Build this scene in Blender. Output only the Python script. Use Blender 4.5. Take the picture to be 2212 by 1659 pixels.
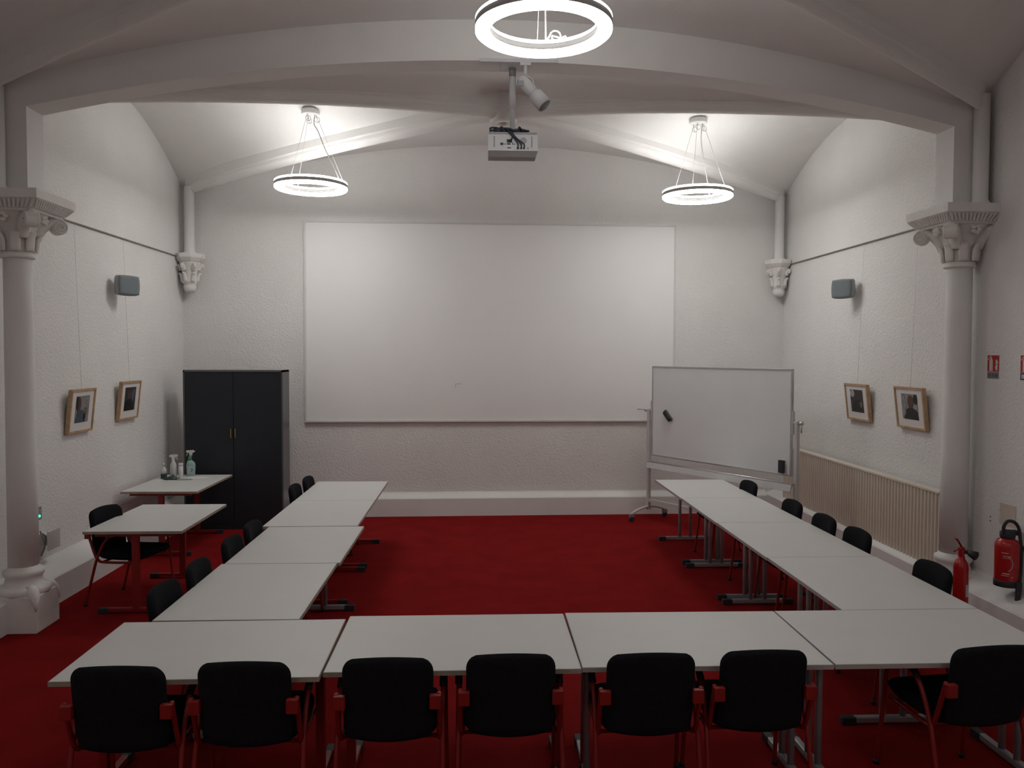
import bpy, bmesh, math, random
from mathutils import Vector, Matrix
random.seed(7)
for o in list(bpy.data.objects):
    bpy.data.objects.remove(o)
S = bpy.context.scene
COL = S.collection
PI = math.pi

# ------------------------------------------------------------------ camera
FPX, YAW, PIT, ROL, HC = 1742.23, .0441282, .0378894, .00271475, 2.285
cd = bpy.data.cameras.new('camera'); cam = bpy.data.objects.new('camera', cd); COL.objects.link(cam)
cd.sensor_fit = 'HORIZONTAL'; cd.sensor_width = 36; cd.lens = FPX / 2212 * 36; cd.clip_start = .05; cd.clip_end = 60
_f = Vector((math.sin(YAW) * math.cos(PIT), math.cos(YAW) * math.cos(PIT), -math.sin(PIT)))
_r = Vector((math.cos(YAW), -math.sin(YAW), 0)); _u = _r.cross(_f)
_r2 = math.cos(ROL) * _r + math.sin(ROL) * _u; _u2 = -math.sin(ROL) * _r + math.cos(ROL) * _u
m = Matrix((_r2, _u2, -_f)).transposed().to_4x4(); m.translation = (0, 0, HC)
cam.matrix_world = m
S.camera = cam
# ------------------------------------------------------------------ world / exposure
w = bpy.data.worlds.new('world'); S.world = w; w.use_nodes = True
w.node_tree.nodes['Background'].inputs[0].default_value = (.9, .92, 1, 1)
w.node_tree.nodes['Background'].inputs[1].default_value = .0
S.view_settings.view_transform = 'Standard'; S.view_settings.look = 'None'
S.view_settings.gamma = 1; S.view_settings.use_curve_mapping = False
S.view_settings.exposure = .6
LAMP = {'end': (21.5, 9.3), 'mid': (10.5, 9.0), 'rear_fill': (9.5, 7.5)}   # radiance of the rings' lower and upper diffusers; last entry: added unseen rings

# ------------------------------------------------------------------ materials
MATS = {}
def mat(name, col, rough=.6, metal=0, var=.06, vs=8, bump=0, bs=60, bdist=.01, emit=0, spec=.4, bdet=4, cloth=0):
    if name in MATS: return MATS[name]
    M = bpy.data.materials.new(name); M.use_nodes = True; nt = M.node_tree; P = nt.nodes['Principled BSDF']
    P.inputs['Roughness'].default_value = rough; P.inputs['Metallic'].default_value = metal
    P.inputs['Specular IOR Level'].default_value = spec
    tc = nt.nodes.new('ShaderNodeTexCoord')
    n = nt.nodes.new('ShaderNodeTexNoise'); n.inputs['Scale'].default_value = vs; n.inputs['Detail'].default_value = 5
    nt.links.new(tc.outputs['Object'], n.inputs['Vector'])
    r = nt.nodes.new('ShaderNodeValToRGB'); e = r.color_ramp.elements
    e[0].position = .3; e[1].position = .7
    e[0].color = tuple(c * (1 - var) for c in col) + (1,); e[1].color = tuple(min(1, c * (1 + var)) for c in col) + (1,)
    nt.links.new(n.outputs['Fac'], r.inputs['Fac']); nt.links.new(r.outputs['Color'], P.inputs['Base Color'])
    if bump:
        b = nt.nodes.new('ShaderNodeTexNoise'); b.inputs['Scale'].default_value = bs; b.inputs['Detail'].default_value = bdet
        nt.links.new(tc.outputs['Object'], b.inputs['Vector'])
        k = nt.nodes.new('ShaderNodeBump'); k.inputs['Strength'].default_value = bump; k.inputs['Distance'].default_value = bdist
        nt.links.new(b.outputs['Fac'], k.inputs['Height']); nt.links.new(k.outputs['Normal'], P.inputs['Normal'])
    if cloth: P.inputs['Sheen Weight'].default_value = cloth
    if emit:
        P.inputs['Emission Color'].default_value = col + (1,); P.inputs['Emission Strength'].default_value = emit
    MATS[name] = M
    return M
M_WALL = mat('rough_plaster', (.80, .785, .765), .9, var=.03, vs=1.3, bump=.5, bs=42, bdist=.02, spec=.2, bdet=5)
M_SMOOTH = mat('smooth_plaster', (.80, .785, .765), .85, var=.03, vs=2, bump=.15, bs=30, bdist=.008, spec=.25)
M_CEIL = mat('ceiling_plaster', (.79, .775, .755), .9, var=.02, vs=2, bump=.35, bs=90, bdist=.01, spec=.2)
M_STONE = mat('painted_stone', (.78, .755, .73), .75, var=.04, vs=6, bump=.2, bs=25, bdist=.006)
M_CARPET = mat('red_carpet', (.225, .0105, .011), .95, var=.12, vs=3, bump=.5, bs=500, bdist=.004, spec=.03)
M_TOP = mat('white_laminate', (.68, .675, .655), .45, var=.015, vs=4, spec=.35)
M_EDGE = mat('beige_edge', (.36, .31, .25), .6, var=.1, vs=20)
M_EDGE2 = mat('grey_edge', (.42, .39, .37), .6, var=.05, vs=20)
M_STEEL = mat('grey_steel', (.36, .36, .38), .4, metal=.3, var=.03)
M_CAP = mat('dark_plastic', (.03, .03, .035), .6, var=.1)
M_RED = mat('red_metal', (.25, .012, .010), .45, var=.05)
M_BLACKF = mat('black_fabric', (.012, .012, .015), .95, var=.15, vs=60, bump=.3, bs=600, bdist=.002, spec=.1)
M_NAVY = mat('anthracite_metal', (.020, .024, .031), .45, var=.06, spec=.35)
M_NAVY_SHEEN = mat('anthracite_side_sheen', (.085, .087, .092), .3, var=.05, spec=.6)  # lighter than the doors: glossy grazing reflection put into the colour
M_BRASS = mat('brass', (.45, .32, .12), .35, metal=.9, var=.1)
M_SCREEN = mat('screen_fabric', (.89, .88, .865), .9, var=.012, vs=1, spec=.1)
M_WFRAME = mat('white_frame', (.7, .69, .68), .5, var=.02)
M_BOARD = mat('whiteboard_enamel', (.80, .815, .83), .3, var=.02, vs=2, spec=.45)
M_ALU = mat('aluminium', (.55, .55, .55), .35, metal=.7, var=.04)
M_GREYW = mat('light_grey_paint', (.60, .59, .58), .45, var=.03)
M_WOOD = mat('pale_wood', (.50, .33, .19), .55, var=.16, vs=14)
M_MOUNT = mat('white_mount_card', (.74, .70, .68), .8, var=.02)
M_SPK = mat('speaker_grille', (.20, .235, .25), .7, var=.08, vs=200)
M_SPKW = mat('speaker_shell', (.33, .35, .36), .5, var=.05)
M_RAD = mat('cream_radiator', (.72, .64, .54), .45, var=.03)
M_EXT = mat('extinguisher_red', (.42, .014, .014), .25, var=.05, spec=.5)
M_BAND = mat('lamp_band', (.40, .39, .38), .5, var=.02)
M_WIRE = mat('steel_wire', (.62, .60, .58), .5, var=.05)
M_CORD = mat('grey_cord', (.42, .41, .40), .6, var=.05)
M_RAIL = mat('dark_rail', (.24, .215, .20), .5, var=.05)
M_PROJ = mat('projector_shell', (.62, .62, .63), .5, var=.02)
M_PROJD = mat('projector_grey', (.34, .33, .33), .5, var=.04)
M_DARK = mat('dark_port', (.02, .022, .03), .5, var=.1)
M_CABLE = mat('blue_black_cable', (.03, .04, .06), .5, var=.15)
M_PAPER = mat('paper', (.78, .77, .77), .8, var=.02)
M_PLATE = mat('switch_plate', (.62, .60, .58), .45, var=.02)
M_GREY = mat('mid_grey', (.22, .21, .21), .6, var=.06)

# ------------------------------------------------------------------ mesh helpers
class MB:
    def __init__(s): s.v = []; s.f = []; s.sm = []
    def add(s, vs, fs, smooth=False):
        n = len(s.v); s.v += [tuple(a) for a in vs]
        for f in fs: s.f.append(tuple(i + n for i in f)); s.sm.append(smooth)
        return s
    def box(s, x0, x1, y0, y1, z0, z1, ch=0):
        if ch:
            bm = bmesh.new(); bmesh.ops.create_cube(bm, size=1)
            for v in bm.verts: v.co = ((x0 + x1) / 2 + v.co.x * (x1 - x0), (y0 + y1) / 2 + v.co.y * (y1 - y0), (z0 + z1) / 2 + v.co.z * (z1 - z0))
            bmesh.ops.bevel(bm, geom=list(bm.edges), offset=ch, segments=2, affect='EDGES', profile=.6)
            bm.verts.index_update()
            s.add([v.co[:] for v in bm.verts], [[v.index for v in f.verts] for f in bm.faces]); bm.free(); return s
        return s.add([(x0, y0, z0), (x1, y0, z0), (x1, y1, z0), (x0, y1, z0), (x0, y0, z1), (x1, y0, z1), (x1, y1, z1), (x0, y1, z1)],
                     [(0, 3, 2, 1), (4, 5, 6, 7), (0, 1, 5, 4), (1, 2, 6, 5), (2, 3, 7, 6), (3, 0, 4, 7)])
    def lathe(s, prof, c=(0, 0, 0), n=24, axis='z', cap=True, smooth=True, a0=0):
        vs = []
        for r, z in prof:
            for k in range(n):
                a = a0 + 2 * PI * k / n; p = (r * math.cos(a), r * math.sin(a), z)
                if axis == 'x': p = (p[2], p[0], p[1])
                elif axis == 'y': p = (p[1], p[2], p[0])
                vs.append((p[0] + c[0], p[1] + c[1], p[2] + c[2]))
        fs = []
        for j in range(len(prof) - 1):
            for k in range(n):
                a = j * n + k; b = j * n + (k + 1) % n; fs.append((a, b, b + n, a + n))
        s.add(vs, fs, smooth)
        if cap:
            q = len(s.v) - len(vs)
            s.f.append(tuple(q + k for k in reversed(range(n)))); s.sm.append(False)
            q = len(s.v) - n; s.f.append(tuple(q + k for k in range(n))); s.sm.append(False)
        return s
    def tube(s, pts, r, n=8, closed=False, flat=1.0, smoothpath=0):
        P = [Vector(p) for p in pts]
        if smoothpath:
            Q = []
            L = len(P)
            for i in range(L - 1):
                p0 = P[max(0, i - 1)]; p1 = P[i]; p2 = P[i + 1]; p3 = P[min(L - 1, i + 2)]
                for k in range(smoothpath):
                    t = k / smoothpath
                    Q.append(.5 * ((2 * p1) + (p2 - p0) * t + (2 * p0 - 5 * p1 + 4 * p2 - p3) * t * t + (3 * p1 - p0 - 3 * p2 + p3) * t ** 3))
            Q.append(P[-1]); P = Q
        rs = r if isinstance(r, (list, tuple)) else [r] * len(P)
        if len(rs) != len(P): rs = [rs[0] + (rs[-1] - rs[0]) * i / (len(P) - 1) for i in range(len(P))]
        vs = []; prev = None
        for i, p in enumerate(P):
            if closed: t = (P[(i + 1) % len(P)] - P[i - 1])
            else: t = P[min(i + 1, len(P) - 1)] - P[max(i - 1, 0)]
            t.normalize()
            if prev is None:
                a = Vector((0, 0, 1)) if abs(t.z) < .9 else Vector((1, 0, 0)); nrm = t.cross(a).normalized()
            else: nrm = (prev - t * prev.dot(t)).normalized()
            prev = nrm; b = t.cross(nrm)
            for k in range(n):
                a = 2 * PI * k / n; vs.append(p + rs[i] * (math.cos(a) * nrm + math.sin(a) * flat * b))
        fs = []; L = len(P)
        for i in range(L if closed else L - 1):
            for k in range(n):
                a = i * n + k; b = i * n + (k + 1) % n; c2 = ((i + 1) % L) * n
                fs.append((a, b, c2 + (k + 1) % n, c2 + k))
        if not closed: fs += [tuple(reversed(range(n))), tuple((L - 1) * n + k for k in range(n))]
        return s.add(vs, fs, True)
    def prism(s, poly, fa, fb):
        """poly 2D points; fa/fb map a 2D point to the two 3D ends"""
        n = len(poly)
        vs = [fa(p) for p in poly] + [fb(p) for p in poly]
        return s.add(vs, [tuple(range(n)), tuple(n + k for k in reversed(range(n)))] + [(k, k + n, (k + 1) % n + n, (k + 1) % n) for k in range(n)])
    def pillow(s, hw, v0, v1, th, fn, nu=12, nv=12, e=6):
        """cushion: half width hw(v), v from v0..v1, thickness th, fn(u,v,w)->xyz"""
        idx = {}
        vs = []
        for side in (1, -1):
            for j in range(nv + 1):
                q = -1 + 2 * j / nv; q = math.sin(q * PI / 2) * .5 + q * .5; v = v0 + (v1 - v0) * (q + 1) / 2
                for i in range(nu + 1):
                    p = -1 + 2 * i / nu; p = math.sin(p * PI / 2) * .5 + p * .5
                    t = th / 2 * max(0, (1 - abs(p) ** e)) ** .5 * max(0, (1 - abs(q) ** e)) ** .5 + .003
                    idx[side, j, i] = len(vs); vs.append(fn(p * hw(v), v, side * t))
        fs = []
        for j in range(nv):
            for i in range(nu):
                fs.append((idx[1, j, i], idx[1, j, i + 1], idx[1, j + 1, i + 1], idx[1, j + 1, i]))
                fs.append((idx[-1, j, i], idx[-1, j + 1, i], idx[-1, j + 1, i + 1], idx[-1, j, i + 1]))
        for j in range(nv):
            fs.append((idx[1, j, 0], idx[1, j + 1, 0], idx[-1, j + 1, 0], idx[-1, j, 0]))
            fs.append((idx[1, j, nu], idx[-1, j, nu], idx[-1, j + 1, nu], idx[1, j + 1, nu]))
        for i in range(nu):
            fs.append((idx[1, 0, i], idx[-1, 0, i], idx[-1, 0, i + 1], idx[1, 0, i + 1]))
            fs.append((idx[1, nv, i], idx[1, nv, i + 1], idx[-1, nv, i + 1], idx[-1, nv, i]))
        return s.add(vs, fs, True)
    def build(s, name, material, parent=None):
        me = bpy.data.meshes.new(name); me.from_pydata(s.v, [], s.f); me.update()
        me.polygons.foreach_set('use_smooth', s.sm)
        bm = bmesh.new(); bm.from_mesh(me); bmesh.ops.recalc_face_normals(bm, faces=bm.faces); bm.to_mesh(me); bm.free()
        me.materials.append(material)
        o = bpy.data.objects.new(name, me); COL.objects.link(o)
        if parent is not None: o.parent = parent
        return o
def tag(o, label, cat, group=None):
    o['label'] = label; o['category'] = cat
    if group: o['group'] = group
    return o
def thing(name, label, cat, loc=(0, 0, 0), rz=0, group=None):
    o = bpy.data.objects.new(name, None); COL.objects.link(o); o.empty_display_size = .1
    o.location = loc; o.rotation_euler = (0, 0, rz)
    return tag(o, label, cat, group)
def struct(o): o['kind'] = 'structure'; return o
def dup(root, loc, rz, label, group=None):
    r = root.copy(); COL.objects.link(r); r.location = loc; r.rotation_euler = (0, 0, rz); r['label'] = label
    if group: r['group'] = group
    for ch in list(root.children):
        c = ch.copy(); COL.objects.link(c); c.parent = r
        for g in list(ch.children):
            d = g.copy(); COL.objects.link(d); d.parent = c
    return r

# ------------------------------------------------------------------ room shell
XL, XR, TH, XC = -4.03, 4.42, .0215, .26
BAY = 4.491
YF = -2.2                                                # wall behind the camera
def y_arch(x): return 6.895 + TH * x
def y_wall(x): return 11.386 + .0207 * x
def rib_z(p, amp): return 4.90 - amp * (1 - max(0, min(1, p))) ** 1.6
def web(x, y):
    """underside of the ribbed vault: four webs per bay, each falling from its ridge to the diagonal ribs"""
    if y >= y_arch(x):
        q = (y - y_arch(x)) / (y_wall(x) - y_arch(x)); far = 1
    else:
        q = 1 - ((y_arch(x) - y) / BAY) % 1.0; far = 0
    a = (x - .3) / (4.2 if x < .3 else 4.02); bq = 2 * q - 1
    aa, bb = max(abs(a), 1e-6), max(abs(bq), 1e-6)
    amp = .47 if (far and bq > 0) else .54
    if aa >= bb:
        ridge = 5.18 + ((.07 if a < 0 else -.07)) * min(1, aa); ratio = bb / aa; p = 1 - aa
    else:
        ridge = 5.18 + (.01 if (far and bq > 0) else -.15) * bb; ratio = aa / bb; p = 1 - bb
    zr = rib_z(p, amp) + .075
    return ridge - (ridge - zr) * ratio ** 2
b = MB(); b.box(XL - .3, XR + .3, YF - .2, 11.8, -.1, 0); struct(b.build('floor', M_CARPET))
b = MB(); b.box(XL - .2, XL, YF - .2, 11.55, 0, 5.45); struct(b.build('wall_left', M_WALL))
b = MB(); b.box(XR, XR + .2, YF - .2, 11.7, 0, 5.45); struct(b.build('wall_right', M_WALL))
b = MB(); b.prism([(XL - .1, y_wall(XL - .1)), (XR + .1, y_wall(XR + .1)), (XR + .1, y_wall(XR) + .2), (XL - .1, y_wall(XL) + .2)], lambda p: (p[0], p[1], 0), lambda p: (p[0], p[1], 5.45))
struct(b.build('wall_back', M_WALL))
b = MB(); b.box(XL, XR, YF - .2, YF, 0, 5.45); struct(b.build('wall_front', M_WALL))
# vaulted ceiling (far bay and the bays over the camera)
b = MB()
def grid(y0f, y1f, nx, ny):
    vs = []; fs = []
    for j in range(ny + 1):
        for i in range(nx + 1):
            x = XL - .03 + (XR - XL + .06) * i / nx; y = y0f(x) + (y1f(x) - y0f(x)) * j / ny
            vs.append((x, y, web(x, min(max(y, YF), y_wall(x) - 1e-4))))
    for j in range(ny):
        for i in range(nx):
            a = j * (nx + 1) + i; fs.append((a, a + nx + 1, a + nx + 2, a + 1))
    b.add(vs, fs, True)
grid(lambda x: y_arch(x), lambda x: y_wall(x) + .03, 150, 80)
grid(lambda x: y_arch(x) - BAY, lambda x: y_arch(x) - 1e-4, 150, 80)
grid(lambda x: YF - .03, lambda x: y_arch(x) - BAY - 1e-4, 60, 60)
struct(b.build('ceiling', M_CEIL))

# transverse arch on its two piers
CT = math.cos(TH); ST = math.sin(TH); AO = (XC, 6.895 + TH * XC)
def A(t, d, z): return (AO[0] + t * CT + d * ST, AO[1] + t * ST - d * CT, z)      # d: towards the camera
NS = 48
sof = [(-3.86 + 7.71 * k / NS) for k in range(NS + 1)]
def zs(t): return 4.705 - .455 * (abs(t) / 3.855) ** 2
b = MB()
tl, tr = XL - XC + .0, XR - XC - .0
def ztop(t): return 5.02 - .037 * t * t + .1
for k in range(NS):
    t0, t1 = sof[k], sof[k + 1]
    b.add([A(t0, .13, zs(t0)), A(t1, .13, zs(t1)), A(t1, -.13, zs(t1)), A(t0, -.13, zs(t0)),
           A(t0, .13, ztop(t0)), A(t1, .13, ztop(t1)), A(t1, -.13, ztop(t1)), A(t0, -.13, ztop(t0))],
          [(0, 3, 2, 1), (0, 1, 5, 4), (2, 3, 7, 6)], False)
for ta, tb in ((tl, sof[0]), (sof[-1], tr)):
    b.add([A(ta, .13, 3.565), A(tb, .13, 3.565), A(tb, -.13, 3.565), A(ta, -.13, 3.565), A(ta, .13, 4.75), A(tb, .13, 4.75), A(tb, -.13, 4.75), A(ta, -.13, 4.75)],
          [(0, 3, 2, 1), (4, 5, 6, 7), (0, 1, 5, 4), (1, 2, 6, 5), (2, 3, 7, 6), (3, 0, 4, 7)])
struct(b.build('trim_1', M_SMOOTH))

# vault ribs: straight in plan from corner to boss
def rib(C, O, name, kw=1.0, amp=.54):
    C = Vector(C); O = Vector(O); d = (O - C).normalized(); n = Vector((-d.y, d.x)); N = 28
    b = MB(); rows = []
    for k in range(N + 1):
        p = k / N; q = C + (O - C) * p; zb = rib_z(p, amp)
        row = []
        sec = [(-.125, .5), (-.125, .098), (-.106, .09), (-.1, .078)] + [(.1 * math.sin(a), .07 - .07 * math.cos(a)) for a in [(-1.45 + 2.9 * i / 10) for i in range(11)]] + [(.1, .078), (.106, .09), (.125, .098), (.125, .5)]
        wk = kw * (.42 + .58 * min(1, p / .16) ** .7)
        for (s_, h) in sec:
            s_ *= wk
            x, y = q.x + n.x * s_, q.y + n.y * s_
            z = zb + h
            if h > .4: z = max(web(x, y) + .03, zb + .105)
            row.append((x, y, z))
        rows.append(row)
    L = len(rows[0]); vs = [v for r in rows for v in r]; fs = []
    for k in range(N):
        for i in range(L - 1): fs.append((k * L + i, k * L + i + 1, (k + 1) * L + i + 1, (k + 1) * L + i))
    b.add(vs, fs, False)
    return struct(b.build(name, M_SMOOTH))
BO = (.30, 9.17)
rib((-3.90, 11.19), BO, 'trim_2', amp=.47); rib((4.31, 11.35), BO, 'trim_3', amp=.47)
rib((-3.80, 7.01), BO, 'trim_4'); rib((4.30, 7.18), BO, 'trim_5')
BN = (.28, 4.62)
rib((-3.79, 6.61), BN, 'trim_6', .5); rib((4.31, 6.79), BN, 'trim_7', .5)
rib((-3.86, 2.55), BN, 'trim_8', .5); rib((4.22, 2.65), BN, 'trim_9', .5)
def boss(c, name):
    b = MB(); b.lathe([(.16, 5.25), (.16, 4.93), (.15, 4.89), (.135, 4.87), (.07, 4.865), (.06, 4.90), (.0, 4.905)], (c[0], c[1], 0), 28, cap=False)
    return struct(b.build(name, M_STONE))
boss(BO, 'trim_10'); boss(BN, 'trim_11')

# plinth-like skirting along the walls
def skirt(name, poly, fa, fb): b = MB(); b.prism(poly, fa, fb); return struct(b.build(name, M_SMOOTH))
pl = [(0, 0), (.235, 0), (.235, .245), (.222, .258), (.03, .33), (0, .36)]
skirt('baseboard_left', pl, lambda p: (XL + p[0], YF, p[1]), lambda p: (XL + p[0], y_wall(XL) - .005, p[1]))
skirt('baseboard_right', pl, lambda p: (XR - p[0], YF, p[1] * 1.08), lambda p: (XR - p[0], y_wall(XR) - .005, p[1] * 1.08))
pb = [(0, 0), (.10, 0), (.10, .245), (.09, .258), (.015, .31), (0, .33)]
skirt('baseboard_back', pb, lambda p: (XL + .23, y_wall(XL) - p[0], p[1]), lambda p: (XR - .23, y_wall(XR) - p[0], p[1]))

# ------------------------------------------------------------------ engaged columns
def column(c, side, label):
    T = thing('column', label, 'column', (c[0], c[1], 0), TH, 'engaged columns carrying the transverse arch')
    b = MB(); b.box(-.19, .19, -.19, .19, 0, .30, ch=.008)
    ped = b.build('pedestal', M_STONE, T)
    for sx in (-1, 1):
        for sy in (-1, 1):                                # leaf spurs on the pedestal corners
            b = MB(); b.tube([(sx * .10, sy * .10, .335), (sx * .14, sy * .14, .315), (sx * .165, sy * .165, .275), (sx * .182, sy * .182, .23), (sx * .189, sy * .189, .18)], [.05, .05, .038, .022, .004], 10)
            b.build('corner_spur', M_STONE, ped)
    b = MB(); b.lathe([(.12, .29), (.19, .29), (.2, .31), (.2, .335), (.185, .355), (.15, .365), (.14, .40), (.135, .43), (.15, .445), (.155, .465), (.15, .485), (.125, .495), (.115, .52)], n=40)
    b.build('base_moulding', M_STONE, T)
    b = MB(); b.lathe([(.115, .51), (.112, 1.4), (.106, 2.6), (.104, 3.08)], n=40); b.build('shaft', M_SMOOTH, T)
    b = MB(); b.lathe([(.10, 3.045), (.125, 3.05), (.132, 3.062), (.125, 3.075), (.118, 3.08), (.128, 3.088), (.12, 3.097), (.10, 3.1)], n=40); b.build('neck_ring', M_STONE, T)
    b = MB(); b.lathe([(.10, 3.09), (.115, 3.11), (.125, 3.2), (.145, 3.29), (.185, 3.36), (.225, 3.4), (.225, 3.425)], n=40)
    cap = b.build('capital', M_STONE, T)
    for k in range(8):                                    # lower leaves
        a = PI / 8 + k * PI / 4; ca, sa = math.cos(a), math.sin(a)
        def fn(u, v, w_):
            q = (v - 3.10) / .17; r = .118 + .015 * q + .045 * max(0, q - .55) ** 1.4 * 2.2 + w_ + .02
            zz = v - .02 * max(0, q - .8) * 4
            return (r * ca - u * sa, r * sa + u * ca, zz)
        b = MB(); b.pillow(lambda v: .038 * (1.05 - .5 * abs((v - 3.17) / .12) ** 2), 3.10, 3.27, .028, fn, 6, 7, 3)
        b.build('acanthus_leaf', M_STONE, cap)
    for k in range(4):                                    # corner volutes
        a = PI / 4 + k * PI / 2; ca, sa = math.cos(a), math.sin(a)
        R = lambda r, z, u=0: (r * ca - u * sa, r * sa + u * ca, z)
        b = MB(); b.tube([R(.13, 3.22), R(.17, 3.30), R(.235, 3.365), R(.29, 3.385), R(.335, 3.36)], [.05, .045, .042, .045, .05], 10, smoothpath=3)
        for s_ in (-1, 1):                                # scroll: spiral on both cheeks
            pts = []
            for i in range(26):
                ph = i / 25 * 2.2 * 2 * PI; rr = .058 * (1 - .78 * i / 25)
                pts.append(R(.315 + rr * math.sin(ph), 3.335 + rr * math.cos(ph), s_ * .045))
            b.tube(pts, .011, 6)
        vs = []
        n = 18
        for s_ in (-1, 1):
            for i in range(n): vs.append(R(.315 + .06 * math.cos(2 * PI * i / n), 3.335 + .06 * math.sin(2 * PI * i / n), s_ * .045))
        b.add(vs, [tuple(range(n)), tuple(n + i for i in range(n))] + [(i, (i + 1) % n, n + (i + 1) % n, n + i) for i in range(n)])
        b.build('volute', M_STONE, cap)
    for k in range(4):                                    # rosettes under the abacus mid-sides
        a = k * PI / 2; ca, sa = math.cos(a), math.sin(a); b = MB()
        for q in range(5):
            an = q * 2 * PI / 5; b.lathe([(.001, -.018), (.02, -.01), (.024, 0), (.02, .01), (.001, .018)], (.215 * ca - .026 * math.cos(an) * sa, .215 * sa + .026 * math.cos(an) * ca, 3.36 + .026 * math.sin(an)), 8, cap=False)
        b.build('rosette', M_STONE, cap)
    b = MB(); h0 = .245
    def ring(h, z): return [(-h, -h, z), (h, -h, z), (h, h, z), (-h, h, z)]
    lev = [(.245, 3.405), (.245, 3.425), (.258, 3.427), (.29, 3.47), (.312, 3.492), (.318, 3.494), (.318, 3.567)]
    vs = sum([ring(h, z) for h, z in lev], []); fs = [(3, 2, 1, 0)]
    for j in range(len(lev) - 1):
        for k in range(4): fs.append((j * 4 + k, j * 4 + (k + 1) % 4, (j + 1) * 4 + (k + 1) % 4, (j + 1) * 4 + k))
    q = (len(lev) - 1) * 4; fs.append((q, q + 1, q + 2, q + 3)); b.add(vs, fs)
    ab = b.build('abacus', M_STONE, T)
    b = MB()                                              # fine row of darts on the flared moulding
    for sd in range(4):
        a = sd * PI / 2; ca, sa = math.cos(a), math.sin(a)
        for i in range(17):
            u = -.26 + .52 * i / 16
            P = lambda r, uu, z: (r * ca - uu * sa, r * sa + uu * ca, z)
            k0, k1 = .93, 1.12
            b.add([P(.262, u * k0 - .008, 3.428), P(.262, u * k0 + .008, 3.428), P(.308, u * k1 + .008, 3.486), P(.308, u * k1 - .008, 3.486),
                   P(.275, u * k0 - .006, 3.424), P(.275, u * k0 + .006, 3.424), P(.318, u * k1 + .006, 3.482), P(.318, u * k1 - .006, 3.482)],
                  [(4, 5, 6, 7), (0, 4, 7, 3), (1, 2, 6, 5), (0, 1, 5, 4), (3, 7, 6, 2)])
    d_ = b.build('dart_row', M_STONE, ab); d_['kind'] = 'stuff'
    # colonnettes on the abacus that take the ribs
    for y0, x0 in ((-.2, side * .04), (.2, side * .04)):
        b = MB(); b.lathe([(.075, 3.565), (.075, 3.59), (.062, 3.61), (.062, 4.5)], (x0, y0, 0), 20); b.build('colonnette', M_SMOOTH, T)
    return T
column((-3.755, 6.81), -1, 'white engaged column with scrolled capital beside the green-lit wall switch')
column((4.27, 6.99), 1, 'white engaged column with scrolled capital beside the fire extinguishers')

# corner corbels with their colonnettes
def corbel(c, rz, label):
    T = thing('corbel', label, 'corbel', (c[0], c[1], 3.1), rz, 'carved corner corbels')
    b = MB(); b.lathe([(.0, .02), (.05, .0), (.075, .03), (.085, .09), (.07, .10), (.095, .125), (.1, .13), (.09, .15), (.095, .25), (.115, .33), (.135, .39), (.14, .40)], n=16)
    body = b.build('carved_body', M_STONE, T)
    for k in range(6):
        a = k * PI / 3 + .2; ca, sa = math.cos(a), math.sin(a); R = lambda r, z: (r * ca, r * sa, z)
        b = MB(); b.tube([R(.09, .14), R(.10, .2), R(.115, .24), R(.135, .255), R(.125, .232)], [.03, .033, .03, .024, .012], 7, smoothpath=2); b.build('carved_leaf', M_STONE, body)
        b = MB(); b.tube([R(.115, .29), R(.13, .345), R(.155, .37), R(.17, .35), R(.158, .325), R(.145, .34)], [.028, .028, .028, .026, .022, .012], 8, smoothpath=2); b.build('carved_scroll', M_STONE, body)
    b = MB(); b.lathe([(.13, .395), (.145, .41), (.155, .415), (.19, .455), (.195, .46), (.195, .515), (.10, .517)], n=8, smooth=False, a0=PI / 8); b.build('abacus', M_STONE, T)
    b = MB(); b.lathe([(.085, .515), (.085, .535), (.066, .55), (.066, 1.42)], n=20); b.build('colonnette', M_SMOOTH, T)
    return T
corbel((-3.88, 11.16), 0, 'small carved white corbel above the dark cabinet')
corbel((4.29, 11.33), 1, 'small carved white corbel above the mobile whiteboard')

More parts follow.
